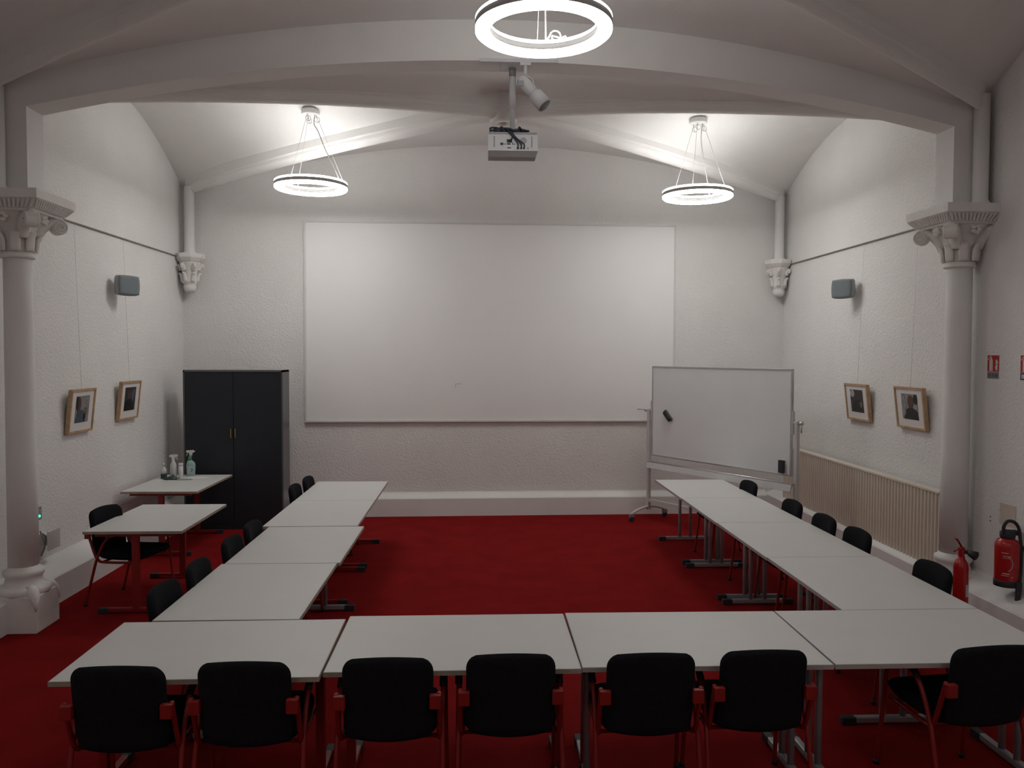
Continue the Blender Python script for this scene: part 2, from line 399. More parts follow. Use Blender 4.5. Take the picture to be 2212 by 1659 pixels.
# ------------------------------------------------------------------ lamps
def ring_lamp(c, rad, h, ctop, label, roll=(0, 0), seed=0, cordang=.9, pw='end', wire0=2.2, coil=False):
    ML, MU = [mat('lit_diffuser_%s_%d' % (pw, k), (1.0, .99, .97), .5, var=0, emit=LAMP[pw][k]) for k in (0, 1)]
    T = thing('ring_pendant_lamp', label, 'lamp', (c[0], c[1], ctop), 0, 'luminous ring pendants')
    rnd = random.Random(seed)
    z0 = c[2] - ctop                                      # underside of ring, local
    ri = rad - .088; n = 72
    def tor(prof, mname, name, par):
        b = MB(); L = len(prof); vs = []; fs = []
        for k in range(n):
            a = 2 * PI * k / n
            for r, z in prof:
                x, y = r * math.cos(a), r * math.sin(a)
                vs.append((x, y, z0 + z + x * roll[0] + y * roll[1]))
        for k in range(n):
            for i in range(L): fs.append((k * L + i, k * L + (i + 1) % L, ((k + 1) % n) * L + (i + 1) % L, ((k + 1) % n) * L + i))
        b.add(vs, fs, True); return b.build(name, mname, par)
    ro = rad
    tor([(ri, .012), (ri + .015, 0), (ro - .015, 0), (ro, .012), (ro, .032), (ri, .032)], ML, 'lower_diffuser', T)
    tor([(ri - .0012, .032), (ro + .0012, .032), (ro + .0012, .070), (ri - .0012, .070)], M_BAND, 'metal_band', T)
    tor([(ri, .0702), (ro, .0702), (ro, .088), (ro - .010, .096), (ri + .010, .096), (ri, .088)], MU, 'upper_diffuser', T)
    b = MB(); b.lathe([(.10, -.045), (.105, -.04), (.105, .01)], n=28); b.build('ceiling_canopy', M_WFRAME, T)
    for k in range(3):
        a = wire0 + k * 2 * PI / 3; r = rad - .044
        e = (r * math.cos(a), r * math.sin(a), z0 + .096 + r * math.cos(a) * roll[0] + r * math.sin(a) * roll[1])
        s_ = (.065 * math.cos(a), .065 * math.sin(a), -.045)
        b = MB(); b.tube([s_, e], .0022, 5); wv = b.build('suspension_wire', M_WIRE, T)
        pts = []                                          # slack wire curled under the canopy
        for i in range(15):
            ph = i / 14 * 2 * PI * 1.2; pts.append((s_[0] + .03 * math.sin(ph) + .01, s_[1] + .012 * math.cos(ph * .7), s_[2] - .055 - .03 * math.cos(ph)))
        b = MB(); b.tube([s_] + pts, .0022, 5); b.build('wire_curl', M_GREY, wv)
    a = cordang; r = rad - .044; e = (r * math.cos(a), r * math.sin(a), z0 + .096 + r * math.cos(a) * roll[0] + r * math.sin(a) * roll[1])
    dz = e[2]
    b = MB(); b.tube([(.05, 0, -.045), (.04, 0, -.15), (.1 * math.cos(a), .1 * math.sin(a), dz * .3), (e[0] * .5, e[1] * .5, dz * .55), (e[0] * .8, e[1] * .8, dz * .8), e], .006, 6, smoothpath=4)
    pc = b.build('power_cord', M_CORD, T)
    if coil:                                              # spare length of cord curled on the ring
        pts = [e]
        for i in range(13):
            ph = i / 12 * 2 * PI; pts.append((e[0] + .025 + .033 * (1 - math.cos(ph)) + .01 * i / 12, e[1] - .02, e[2] + .035 + .033 * math.sin(ph)))
        pts += [(e[0] + .10, e[1] - .02, e[2] + .02), (e[0] + .125, e[1] - .02, e[2] + .035), (e[0] + .15, e[1] - .01, e[2] + .005)]
        b = MB(); b.tube(pts, .006, 6); b.build('cord_coil', M_WFRAME, pc)
    return T
L1 = ring_lamp((-1.945, 9.66, 4.20), .42, 0, web(-1.945, 9.66) - .01, 'glowing white ring pendant hanging over the dark cabinet side', seed=1, cordang=-.35, roll=(-.008, 0))
L2 = ring_lamp((2.65, 9.66, 4.15), .415, 0, web(2.65, 9.66) - .01, 'glowing white ring pendant hanging over the mobile whiteboard side', seed=2, cordang=.9, roll=(0, 0))
L3 = ring_lamp((.41, 5.02, 4.245), .42, 0, web(.41, 5.02) - .01, 'glowing white ring pendant hanging nearest the projector pole', seed=3, cordang=1.45, pw='mid', wire0=1.6, coil=True)

L4 = ring_lamp((-1.945, .45, 4.145), .425, 0, web(-1.945, .45) - .01, 'unseen ring pendant added as fill light beyond the cross row, cabinet side', seed=4, cordang=-.35, pw='rear_fill')  # unseen ring, added to brighten the near ceiling and column fronts
L5 = ring_lamp((2.65, .45, 4.085), .42, 0, web(2.65, .45) - .01, 'unseen ring pendant added as fill light beyond the cross row, extinguisher side', seed=5, cordang=.9, pw='rear_fill')  # second added ring behind the camera, same purpose

# ------------------------------------------------------------------ projection screen
T = thing('projection_screen', 'large fixed white projection screen filling the end wall', 'screen', (.22, y_wall(.22), 0), .0207)
b = MB(); b.box(-2.575, 2.585, -.035, -.004, 1.345, 4.085); b.build('screen_surface', M_SCREEN, T)
fr = [(-2.605, -2.575, 1.318, 4.112), (2.585, 2.615, 1.318, 4.112)]
for x0, x1, z0, z1 in fr: b = MB(); b.box(x0, x1, -.045, -.002, z0, z1, ch=.004); b.build('frame_bar', M_WFRAME, T)
for z0, z1 in ((1.318, 1.345), (4.085, 4.112)): b = MB(); b.box(-2.575, 2.585, -.045, -.002, z0, z1, ch=.004); b.build('frame_bar', M_WFRAME, T)
b = MB(); b.box(-.515, -.425, -.0358, -.035, 1.853, 1.857); b.box(-.515, -.511, -.0358, -.035, 1.80, 1.857); b.build('pencil_mark', M_GREY, T)

# ------------------------------------------------------------------ tables
TZ, TW, TD = .737, 1.261, .843
def make_table(label, legmat, edge, off=0, style='twin', group='white tables'):
    T = thing('meeting_table', label, 'table', group=group)            # long side along local x
    b = MB(); b.box(-TW / 2 + .003, TW / 2 - .003, -TD / 2 + .003, TD / 2 - .003, TZ - .024, TZ, ch=.002)
    top = b.build('tabletop', M_TOP, T)
    b = MB(); o_, i_ = (TW / 2, TD / 2), (TW / 2 - .0025, TD / 2 - .0025); vs = []
    for (hx, hy) in (o_, i_):
        for z in (TZ - .0245, TZ - .0015): vs += [(-hx, -hy, z), (hx, -hy, z), (hx, hy, z), (-hx, hy, z)]
    fs = []
    for k in range(4):
        q = (k + 1) % 4; fs += [(k, q, 4 + q, 4 + k), (8 + k, 12 + k, 12 + q, 8 + q), (k, 8 + k, 8 + q, q), (4 + k, 4 + q, 12 + q, 12 + k)]
    b.add(vs, fs); b.build('edge_band', edge, top)
    for s_ in (-1, 1):
        x = s_ * .56; b = MB()
        if style == 'twin':
            for dy in (-.065, .065): b.lathe([(.019, .045), (.019, TZ - .03)], (x, off + dy, 0), 12)
        else:
            b.box(x - .022, x + .022, off - .03, off + .03, .03, TZ - .03, ch=.006)
        b.box(x - .025, x + .025, -.34, .34, TZ - .055, TZ - .025)
        lg = b.build('leg', legmat, T)
        b = MB(); b.box(x - .02, x + .02, off - .25, off + .25, .012, .05, ch=.008); b.build('foot', legmat, lg)
        for e in (-1, 1):
            b = MB(); b.box(x - .024, x + .024, off + e * .28 - .045, off + e * .28 + .045, 0, .05, ch=.008); b.build('end_cap', M_CAP, lg)
    b = MB(); b.box(-.55, .55, -.02, .02, TZ - .05, TZ - .026); b.build('beam', legmat, T)
    return T
def pos(x, y): return (x * .97, y * .97, 0)
H = PI / 2
G = 'white tables set in a U'
tg = make_table('white table at the corner of the U by the fire extinguishers', M_STEEL, M_EDGE2, 0, 'twin', G)
tg.location = pos(2.50225, 4.45005); tg.rotation_euler.z = -.003
dup(tg, pos(1.19316, 4.45492), -.0081, 'white table in the cross row, next to the corner table by the extinguishers', G)
tr_ = make_table('white table in the cross row, between two others, opposite the projection screen', M_RED, M_EDGE, 0, 'flat', G)
tr_.location = pos(-.11533, 4.44565); tr_.rotation_euler.z = .0002
dup(tr_, pos(-1.42781, 4.38488), .0089, 'white table at the free outer end of the cross row, set back slightly', G)
tgr = make_table('white table in the side row, standing in front of the mobile whiteboard', M_STEEL, M_EDGE2, .06, 'twin', G)
for k, (x, y, a, l) in enumerate([(2.69879, 9.1545 / .97, 0, None), (2.70448, 7.893 / .97, 0, 'second white table from the mobile whiteboard in its row'),
                                  (2.71089, 6.6315 / .97, 0, 'third white table from the mobile whiteboard in its row'), (2.71933, 5.370 / .97, 0, 'fourth white table from the mobile whiteboard, joining the corner table')]):
    if k == 0: tgr.location = pos(x, y); tgr.rotation_euler.z = H + a
    else: dup(tgr, pos(x, y), H + a, l, G)
tgl = make_table('white table closest to the end wall in the row beside the dark cabinet', M_RED, M_EDGE2, 0, 'flat', G)
tgl.location = pos(-1.53093, 9.125 / .97); tgl.rotation_euler.z = H + .0016
dup(tgl, pos(-1.53177, 7.862 / .97), H, 'second white table from the end wall in the row beside the dark cabinet', G)
t3 = make_table('third white table from the end wall in the row beside the dark cabinet', M_STEEL, M_EDGE, .02, 'twin', G)
t3.location = pos(-1.46836, 6.584 / .97); t3.rotation_euler.z = -H - .0021
dup(t3, pos(-1.49222, 5.318 / .97), -H - .003, 'fourth white table from the end wall, touching the cross row', G)
G2 = 'spare white tables with red legs'
ts = make_table('white table with red legs holding cleaning bottles beside the dark cabinet', M_RED, M_EDGE, 0, 'flat', G2)
ts.location = (-3.525, 9.72, 0); ts.rotation_euler.z = H - .01
dup(ts, (-2.975, 7.695, 0), H, 'empty white table with red legs and one chair pulled up to it', G2)

# ------------------------------------------------------------------ chairs
def make_chair(label, group):
    T = thing('armchair', label, 'chair', group=group)
    def hwb(v):
        q = (v - .465) / .382
        if q > .84: k = (q - .84) / .16; return .215 - .055 * (1 - math.sqrt(max(0, 1 - k * k * .98)))
        if q < .2: return .206 + .009 * q / .2
        return .215
    def fb(u, v, w_):
        q = (v - .465) / .382
        zz = v + (.022 * (1 - (u / .215) ** 2) * (2 * q - 1) - .010 if q > .5 else -.016 * (1 - (u / .215) ** 2) * (1 - 2 * q))
        return (u, -.20 - .055 * q - .035 * (1 - (u / .23) ** 2) + w_, zz)
    b = MB(); b.pillow(hwb, .445, .847, .055, fb, 16, 26, 12); b.build('backrest', M_BLACKF, T)
    def hws(v): q = (v + .2) / .46; return .235 * (1 - .14 * abs(2 * q - 1) ** 4) + .01 * q
    b = MB(); b.pillow(hws, -.19, .27, .075, lambda u, v, w_: (u, v, .455 + w_ - .012 * math.cos(v * 6) + .01), 14, 12, 8); b.build('seat', M_BLACKF, T)
    for s_ in (-1, 1):
        b = MB(); b.tube([(s_ * .243, -.262, .675), (s_ * .243, -.24, .61), (s_ * .243, -.19, .47), (s_ * .24, -.155, .415), (s_ * .235, -.09, .40), (s_ * .23, .2, .408)], .0125, 8, smoothpath=3)
        bu = b.build('back_upright', M_RED, T)
        b = MB(); x0, x1 = sorted((s_ * .198, s_ * .252)); b.box(x0, x1, -.288, -.258, .605, .672, ch=.004); b.build('bracket', M_RED, bu)
        b = MB(); b.tube([(s_ * .262, -.275, .012), (s_ * .257, -.20, .30), (s_ * .254, -.155, .45), (s_ * .254, -.08, .59), (s_ * .254, .0, .648), (s_ * .254, .10, .665), (s_ * .254, .17, .64), (s_ * .254, .205, .56), (s_ * .256, .235, .3), (s_ * .26, .27, .012)], .0125, 8, smoothpath=4)
        lg = b.build('leg', M_RED, T)
        for yy in (-.275, .27):
            b = MB(); b.lathe([(.016, 0), (.017, .02), (.014, .03)], (s_ * .262, yy, 0), 10); b.build('foot_cap', M_CAP, lg)
        b = MB(); b.tube([(s_ * .254, -.06, .625), (s_ * .254, .0, .66), (s_ * .254, .10, .678), (s_ * .254, .16, .66)], .019, 8, flat=.8, smoothpath=3); b.build('armrest', M_CAP, T)
    for yy, zz in ((-.12, .402), (.16, .407)): b = MB(); b.tube([(-.24, yy, zz), (.24, yy, zz)], .011, 8); b.build('cross_bar', M_RED, T)
    return T
first = make_chair('x', 'x'); used = [False]
def chair(x, y, rz, label, group):
    fx, fy = -math.sin(rz), math.cos(rz)                 # facing
    loc = (x + fx * .27, y + fy * .27, 0)
    if not used[0]:
        used[0] = True; first.location = loc; first.rotation_euler.z = rz; first['label'] = label; first['group'] = group; return first
    return dup(first, loc, rz, label, group)
GF = 'black and red armchairs along the cross row'
fl = ['black armchair with red frame at the free end of the cross row', 'black armchair with red frame, second from the free end of the cross row',
      'third black armchair from the free end of the cross row', 'fourth black armchair from the free end of the cross row',
      'fifth black armchair from the free end of the cross row', 'sixth black armchair from the free end of the cross row',
      'black armchair with red frame standing alone at the corner table by the extinguishers']
for (x, y, a), l in zip([(-1.645, 3.715, 0), (-1.082, 3.748, .0), (-.418, 3.773, .0), (.167, 3.800, .0), (.843, 3.785, 0), (1.402, 3.805, 0), (2.55, 3.82, .1)], fl): chair(x, y, a, l, GF)
GR = 'black armchairs between the radiator and the tables'
for (x, y, a), l in zip([(3.075, 8.904, .05), (3.10, 7.709, 0), (3.10, 6.985, 0), (3.13, 6.42, 0), (3.135, 5.338, 0)],
                        ['black armchair tucked at the table in front of the mobile whiteboard', 'black armchair second from the whiteboard, back towards the radiator', 'black armchair third from the whiteboard, back towards the radiator',
                         'black armchair fourth from the whiteboard, back towards the radiator', 'black armchair in front of the slim fire extinguisher']): chair(x, y, H + a, l, GR)
GL = 'black armchairs on the cabinet side of the tables'
for (x, y, a), l in zip([(-1.945, 9.35, .0), (-1.975, 8.80, .0), (-1.895, 6.852, 0), (-1.90, 6.289, 0), (-1.915, 5.569, .03), (-1.937, 5.018, -.03)],
                        ['black armchair closest to the end wall, just past the dark cabinet', 'black armchair second from the end wall, beside the dark cabinet edge', 'black armchair third from the end wall on the cabinet side',
                         'black armchair fourth from the end wall on the cabinet side', 'black armchair fifth from the end wall on the cabinet side', 'black armchair sixth from the end wall, closest to the cross row']): chair(x, y, -H + a, l, GL)
chair(-3.45, 7.60, -H - .22, 'black armchair with red frame alone at the empty spare table', 'chair at the spare table')

# ------------------------------------------------------------------ cabinet
T = thing('storage_cabinet', 'tall anthracite two-door storage cabinet with brass handles in the corner', 'cabinet', (-3.125, 10.50, 0))
b = MB(); b.box(-.632, -.612, 0, .36, .0, 2.06); b.box(.612, .632, 0, .36, .0, 2.06); b.box(-.632, .632, .0, .36, 2.035, 2.06); b.box(-.612, .612, .34, .36, .0, 2.04); b.box(-.612, .612, .02, .34, .0, .06)
b.build('body', M_NAVY_SHEEN, T)
for s_ in (-1, 1):
    b = MB(); x0, x1 = sorted((s_ * .003, s_ * .610)); b.box(x0, x1, .004, .022, .07, 2.03, ch=.002)
    d = b.build('door', M_NAVY, T)
    b = MB(); b.box(s_ * .028 - .006, s_ * .028 + .006, -.018, -.008, 1.19, 1.31, ch=.002); b.box(s_ * .028 - .004, s_ * .028 + .004, -.01, .006, 1.2, 1.21); b.box(s_ * .028 - .004, s_ * .028 + .004, -.01, .006, 1.29, 1.30)
    b.build('handle', M_BRASS, d)
b = MB(); b.box(-.61, .61, .005, .02, .0, .068); b.build('plinth', M_NAVY, T)

# ------------------------------------------------------------------ mobile whiteboard
T = thing('mobile_whiteboard', 'wheeled magnetic whiteboard standing at an angle before the end wall', 'whiteboard', (3.0, 9.96, 0), math.radians(-58.6))
b = MB(); b.box(-1.115, 1.115, -.012, .012, .91, 2.10); b.build('panel', M_BOARD, T)
for x0, x1, z0, z1 in ((-1.132, -1.112, .893, 2.118), (1.112, 1.132, .893, 2.118), (-1.112, 1.112, .893, .912), (-1.112, 1.112, 2.098, 2.118)):
    b = MB(); b.box(x0, x1, -.017, .017, z0, z1, ch=.003); b.build('frame_bar', M_ALU, T)
for s_ in (-1, 1):
    b = MB(); b.box(s_ * 1.195 - .02, s_ * 1.195 + .02, -.025, .025, .14, 1.53, ch=.006); post = b.build('post', M_GREYW, T)
    b = MB(); b.lathe([(.016, -.06), (.016, .06)], (s_ * 1.165, 0, 1.505), 12, axis='x'); b.build('pivot', M_ALU, post)
    b = MB(); b.box(s_ * 1.142 - .008, s_ * 1.142 + .008, -.02, .02, 1.37, 1.64, ch=.004); b.build('pivot_plate', M_GREYW, post)
    b = MB(); b.lathe([(.02, -.03), (.02, .03)], (s_ * 1.24, 0, 1.505), 12, axis='x')
    if s_ < 0: b.tube([(-1.25, 0, 1.51), (-1.30, -.05, 1.525), (-1.34, -.09, 1.52)], .009, 6)
    else: b.tube([(1.255, 0, 1.505), (1.26, -.01, 1.46), (1.262, -.015, 1.40)], .009, 6)
    b.build('locking_lever', M_ALU, post)
    b = MB(); pts = [(s_ * 1.195, -.32 + .64 * k / 12, .105 + .075 * (1 - (2 * k / 12 - 1) ** 2)) for k in range(13)]
    b.tube(pts, .022, 8, flat=.7); ft = b.build('foot', M_GREYW, T)
    for e in (-1, 1):
        b = MB(); b.lathe([(.036, -.016), (.04, -.01), (.04, .01), (.036, .016)], (s_ * 1.195, e * .31, .04), 18, axis='x'); b.build('caster_wheel', M_CAP, ft)
        b = MB(); b.box(s_ * 1.195 - .024, s_ * 1.195 + .024, e * .31 - .035, e * .31 + .035, .06, .105, ch=.008); b.build('caster_hood', M_GREY, ft)
b = MB(); b.prism([(-.055, .80), (.055, .80), (.055, .79), (-.04, .79), (-.07, .725), (-.078, .728)], lambda p: (-1.17, p[0], p[1]), lambda p: (1.17, p[0], p[1])); b.build('pen_tray', M_GREYW, T)
b = MB(); b.lathe([(.014, -1.18), (.014, 1.18)], (0, -.03, .808), 10, axis='x'); b.build('tray_rail', M_ALU, T)
b = MB(); b.box(-1.18, 1.18, -.02, .02, .245, .29, ch=.006); b.build('cross_bar', M_GREYW, T)
WB = T.matrix_basis if False else Matrix.Translation((3.0, 9.96, 0)) @ Matrix.Rotation(math.radians(-58.6), 4, 'Z')
def on_board(u, z): return WB @ Vector((u, -.0125, z))
p = on_board(-.81, 1.46)
T = thing('board_eraser', 'oval dark grey felt eraser stuck slanting on the whiteboard', 'eraser', p, math.radians(-58.6))
T.rotation_euler = (0, math.radians(45), math.radians(-58.6))
b = MB(); b.pillow(lambda v: .085 * (1 - .1 * abs(v / .035) ** 3), -.036, .036, .03, lambda u, v, w_: (u, -.032 + w_, v), 12, 8, 6); b.build('grip', M_CAP, T)
b = MB(); b.box(-.078, .078, -.02, 0, -.03, .03, ch=.004); b.build('felt', M_GREY, T)
p = on_board(1.018, .995)
T = thing('board_eraser', 'rectangular black eraser upright near the lower corner of the whiteboard', 'eraser', p, math.radians(-58.6))
b = MB(); b.box(-.036, .036, -.04, -.014, -.074, .074, ch=.004); b.build('grip', M_CAP, T)
b = MB(); b.box(-.034, .034, -.016, 0, -.072, .072); b.build('felt', M_GREY, T)

# ------------------------------------------------------------------ picture rails and pictures
for x, z, y0, y1, l in ((XL + .012, 3.578, 7.1, 11.1, 'thin dark picture rail on the wall above the green-lit switch'), (XR - .012, 3.547, 7.25, 11.25, 'thin dark picture rail on the wall above the radiator')):
    o = MB().box(x - .012, x + .012, y0, y1, z - .006, z + .006, ch=.002).build('picture_rail', M_RAIL); tag(o, l, 'picture rail', 'picture rails')
def col(c): return mat('print_%02d%02d%02d' % tuple(int(x * 99) for x in c), c, .5, var=.25, vs=25)
def picture(side, yc, w_, z0, z1, railz, shapes, bg, label):
    """side -1: left wall, +1: right wall. local x runs along the wall (left to right as seen), y into the wall"""
    xw = XL if side < 0 else XR; rz = H if side < 0 else -H
    T = thing('framed_picture', label, 'picture', (xw, yc, z0), rz, 'framed photographs hung on wires')
    h = z1 - z0; lean = .05                               # top hangs out from the wall
    def P(x, d, z): return (x, -(.03 + lean * z / h + d), z)
    def slab(x0, x1, za, zb, d0, d1, name, m_, par):
        b = MB(); b.add([P(x0, d0, za), P(x1, d0, za), P(x1, d1, za), P(x0, d1, za), P(x0, d0, zb), P(x1, d0, zb), P(x1, d1, zb), P(x0, d1, zb)],
                        [(0, 3, 2, 1), (4, 5, 6, 7), (0, 1, 5, 4), (1, 2, 6, 5), (2, 3, 7, 6), (3, 0, 4, 7)]); return b.build(name, m_, par)
    hw = w_ / 2; t = .022
    for a in ((-hw, -hw + t, 0, h), (hw - t, hw, 0, h), (-hw + t, hw - t, 0, t), (-hw + t, hw - t, h - t, h)): slab(*a, -.025, .015, 'frame_bar', M_WOOD, T)
    mt = slab(-hw + t, hw - t, t, h - t, -.02, .004, 'mount', M_MOUNT, T)
    iw = hw * .56
    pr = slab(-iw, iw, h * .23, h * .84, .004, .005, 'photo_print', bg, T)
    for kind, cx, cz, rx, rz_, m_ in shapes:
        b = MB(); n = 18
        if kind == 'e': pts = [(cx + rx * math.cos(2 * PI * k / n), cz + rz_ * math.sin(2 * PI * k / n)) for k in range(n)]
        else: pts = [(cx - rx, cz - rz_), (cx + rx, cz - rz_), (cx + rx * .8, cz + rz_ * .5), (cx + rx * .3, cz + rz_), (cx - rx * .3, cz + rz_), (cx - rx * .8, cz + rz_ * .5)]
        pts = [(max(-1, min(1, q[0])) * iw, h * (.535 + .305 * max(-1, min(1, q[1])))) for q in pts]
        b.prism(pts, lambda q: P(q[0], .005, q[1]), lambda q: P(q[0], .006 + .0004 * len(pr.children), q[1])); b.build('image_shape', m_, pr)
    b = MB(); b.tube([(0, -.012, railz - z0), P(0, -.02, h - .01)], .0013, 5); b.build('hanging_wire', M_WIRE, T)
    return T
G_ = col((.25, .25, .25)); D_ = col((.02, .02, .022)); BR = col((.10, .05, .045)); BL = col((.08, .1, .13)); DG = col((.045, .042, .04)); LG = col((.35, .35, .37)); SK = col((.2, .12, .1))
picture(-1, 8.295, .50, 1.478, 1.917, 3.575, [('e', -.55, .35, .32, .6, BR), ('s', -.2, -.55, .75, .5, BL), ('e', .5, -.2, .2, .35, SK), ('e', .35, -.6, .18, .3, D_), ('e', -.8, .5, .15, .5, D_)], G_, 'wood-framed photo of a seated person in blue, beside the column')
picture(-1, 9.42, .51, 1.52, 1.957, 3.575, [('e', -.2, .3, .3, .35, BR), ('s', -.2, -.5, .8, .5, D_), ('e', .5, .3, .3, .5, BL)], DG, 'wood-framed dark photo of two people, closer to the cabinet')
picture(1, 9.05, .54, 1.528, 1.947, 3.545, [('e', -.65, .65, .35, .35, LG), ('s', .1, -.45, .9, .55, D_), ('e', .65, -.3, .2, .3, SK)], DG, 'wood-framed dark photo with a pale blur, above the radiator middle')
picture(1, 7.92, .54, 1.535, 1.957, 3.545, [('e', .15, .35, .38, .55, BR), ('s', .15, -.6, .95, .5, D_), ('e', .75, .6, .25, .4, D_), ('e', .7, 0, .25, .2, LG), ('e', -.7, .1, .28, .85, G_)], G_, 'wood-framed portrait of a person in black, beside the column')

# ------------------------------------------------------------------ wall loudspeakers
def speaker(side, y, z, rz, label):
    xw = XL if side < 0 else XR
    T = thing('loudspeaker', label, 'speaker', (xw, y, z), rz, 'grey wall loudspeakers'); T.scale = (.72, .72, .84)
    def hw(v): return .17 + .012 * math.cos(v / .125 * 1.4)
    b = MB(); b.pillow(lambda v: .17 + .02 * math.cos(v / .12 * 1.3), -.125, .125, .13, lambda u, v, w_: (u, -.24 + w_, v + .012 * (1 - (u / .19) ** 2) * (1 if v > 0 else -1)), 14, 12, 12); sh = b.build('shell', M_SPKW, T)
    b = MB(); b.pillow(lambda v: .163 + .02 * math.cos(v / .12 * 1.3), -.118, .118, .03, lambda u, v, w_: (u, -.303 + w_, v + .012 * (1 - (u / .19) ** 2) * (1 if v > 0 else -1)), 14, 12, 14); b.build('grille', M_SPK, sh)
    b = MB(); b.tube([(0, .02, 0), (0, -.10, 0), (0, -.19, 0)], .022, 10); b.build('bracket', M_SPKW, T)
    b = MB(); b.lathe([(.055, -.012), (.055, .0)], (0, 0, 0), 18, axis='y'); b.build('wall_plate', M_SPKW, T)
    return T
speaker(-1, 9.263, 3.026, H - .55, 'grey loudspeaker on the wall above the two pictures by the cabinet')
speaker(1, 9.34, 3.047, -H + .55, 'grey loudspeaker on the wall above the radiator')

# ------------------------------------------------------------------ radiator
T = thing('radiator', 'long cream fluted panel radiator on the wall behind the chairs', 'radiator', (4.25, 0, 0))
b = MB(); b.box(.03, .09, 7.22, 10.98, .29, 1.0); b.build('panel', M_RAD, T)
b = MB(); b.box(.0, .10, 7.2, 11.0, 1.0, 1.022, ch=.004); b.build('top_grille', M_RAD, T)
b = MB(); b.box(.012, .1, 7.2, 7.222, .28, 1.0, ch=.003); b.build('side_panel', M_RAD, T)
o0 = None; nfl = 62
for k in range(nfl):
    y = 7.25 + (10.95 - 7.25) * k / (nfl - 1)
    if o0 is None:
        b = MB(); b.prism([(.032, -.024), (.006, -.016), (0, -.008), (0, .008), (.006, .016), (.032, .024)], lambda p: (p[0], p[1], .28), lambda p: (p[0], p[1], .998)); o0 = b.build('flute', M_RAD, T); o0.location.y = y
    else:
        c = o0.copy(); COL.objects.link(c); c.parent = T; c.location.y = y
b = MB(); b.box(.09, .165, 8.0, 8.05, .4, .9); b.box(.09, .165, 10.2, 10.25, .4, .9); b.build('wall_bracket', M_RAD, T)

# ------------------------------------------------------------------ fire extinguishers
M_LBL = mat('print_white', (.6, .52, .50), .5, var=.03)
T = thing('fire_extinguisher', 'slim red fire extinguisher with black horn standing by the column', 'fire extinguisher', (3.995, 6.42, 0), .3)
R = .058
b = MB(); b.lathe([(.05, 0), (R, .01), (R, .53), (R * .93, .56), (R * .7, .59), (.028, .605), (.026, .625)], n=28); b.build('cylinder', M_EXT, T)
b = MB(); b.lathe([(.02, .61), (.024, .63), (.024, .67), (.016, .69)], n=16); b.box(-.02, .02, -.018, .018, .655, .70, ch=.005); b.build('valve', M_EXT, T)
b = MB(); b.tube([(.0, -.005, .695), (-.04, -.01, .745), (-.075, -.015, .78), (-.085, -.015, .775)], .011, 6, flat=.6); b.tube([(0, -.005, .675), (-.05, -.01, .69), (-.095, -.012, .675)], .01, 6, flat=.6); b.build('squeeze_lever', M_RED, T)
b = MB(); b.tube([(.015, -.01, .665), (.035, -.03, .662), (.035, -.05, .658), (.045, -.10, .645), (.0452, -.101, .6448), (.04, -.06, .655)], [.015, .018, .026, .038, .032, .02], 16); b.build('discharge_horn', M_CAP, T)
b = MB()
for k in range(6):
    a0 = -1.75 + k * .14; a1 = a0 + .14; b.add([((R + .001) * math.cos(a), (R + .001) * math.sin(a), z) for a, z in ((a0, .3), (a1, .3), (a1, .40), (a0, .40))], [(0, 1, 2, 3)])
b.build('label_sticker', M_LBL, T)

EX2 = (4.30, 6.30, 0)
T = thing('fire_extinguisher', 'large red fire extinguisher with white print hung on the wall', 'fire extinguisher', EX2, 0)
R = .09
b = MB(); b.lathe([(.075, .425), (R * .97, .43), (R, .45), (R, .735), (R * .95, .765), (R * .8, .788), (.05, .80), (.045, .82)], n=32); cyl = b.build('cylinder', M_EXT, T)
b = MB(); b.lathe([(.075, .41), (R + .003, .415), (R + .003, .462), (R, .466)], n=32); b.build('base_skirt', M_CAP, T)
b = MB(); b.lathe([(.05, .80), (.056, .81), (.056, .85), (.04, .865)], n=20); b.box(.0, .085, -.03, .03, .825, .865, ch=.01); b.build('valve_head', M_CAP, T)
b = MB(); b.tube([(-.045, -.02, .84), (-.05, -.025, .90), (-.02, -.03, .945), (.035, -.03, .935), (.07, -.03, .89), (.08, -.035, .82), (.088, -.04, .7), (.086, -.045, .55), (.05, -.085, .44), (.035, -.095, .40)], .0135, 8, smoothpath=4); b.build('hose', M_CAP, T)
b = MB(); b.tube([(.04, -.085, .46), (.035, -.10, .40), (.012, -.112, .27), (-.008, -.118, .15)], [.03, .034, .016, .011], 10, smoothpath=3); b.build('nozzle', M_CAP, T)
def arcpatch(a0, a1, z0, z1, name='printed_text'):
    b = MB(); n = 6
    for k in range(n):
        q0 = a0 + (a1 - a0) * k / n; q1 = a0 + (a1 - a0) * (k + 1) / n
        b.add([((R + .001) * math.cos(a), (R + .001) * math.sin(a), z) for a, z in ((q0, z0), (q1, z0), (q1, z1), (q0, z1))], [(0, 1, 2, 3)])
    b.build(name, M_LBL, cyl)
arcpatch(-2.6, -2.05, 0.691, 0.697); arcpatch(-2.5, -1.85, 0.666, 0.671); arcpatch(-2.5, -1.95, 0.653, 0.656); arcpatch(-2.5, -1.95, 0.524, 0.532); arcpatch(-2.6, -2.0, 0.510, 0.515); arcpatch(-1.8, -1.65, 0.500, 0.505)
b = MB(); pts = []
for k in range(25):
    ph = -1.2 + 2.4 * k / 24; a = -2.25 + .55 * math.cos(ph); pts.append(((R + .001) * math.cos(a), (R + .001) * math.sin(a), .605 + .06 * math.sin(ph)))
b.tube(pts, .0022, 5); b.build('printed_ring', M_LBL, cyl)
b = MB(); b.box(.06, XR - EX2[0] - .002, -.03, .03, .70, .74); b.build('wall_hook', M_CAP, T)

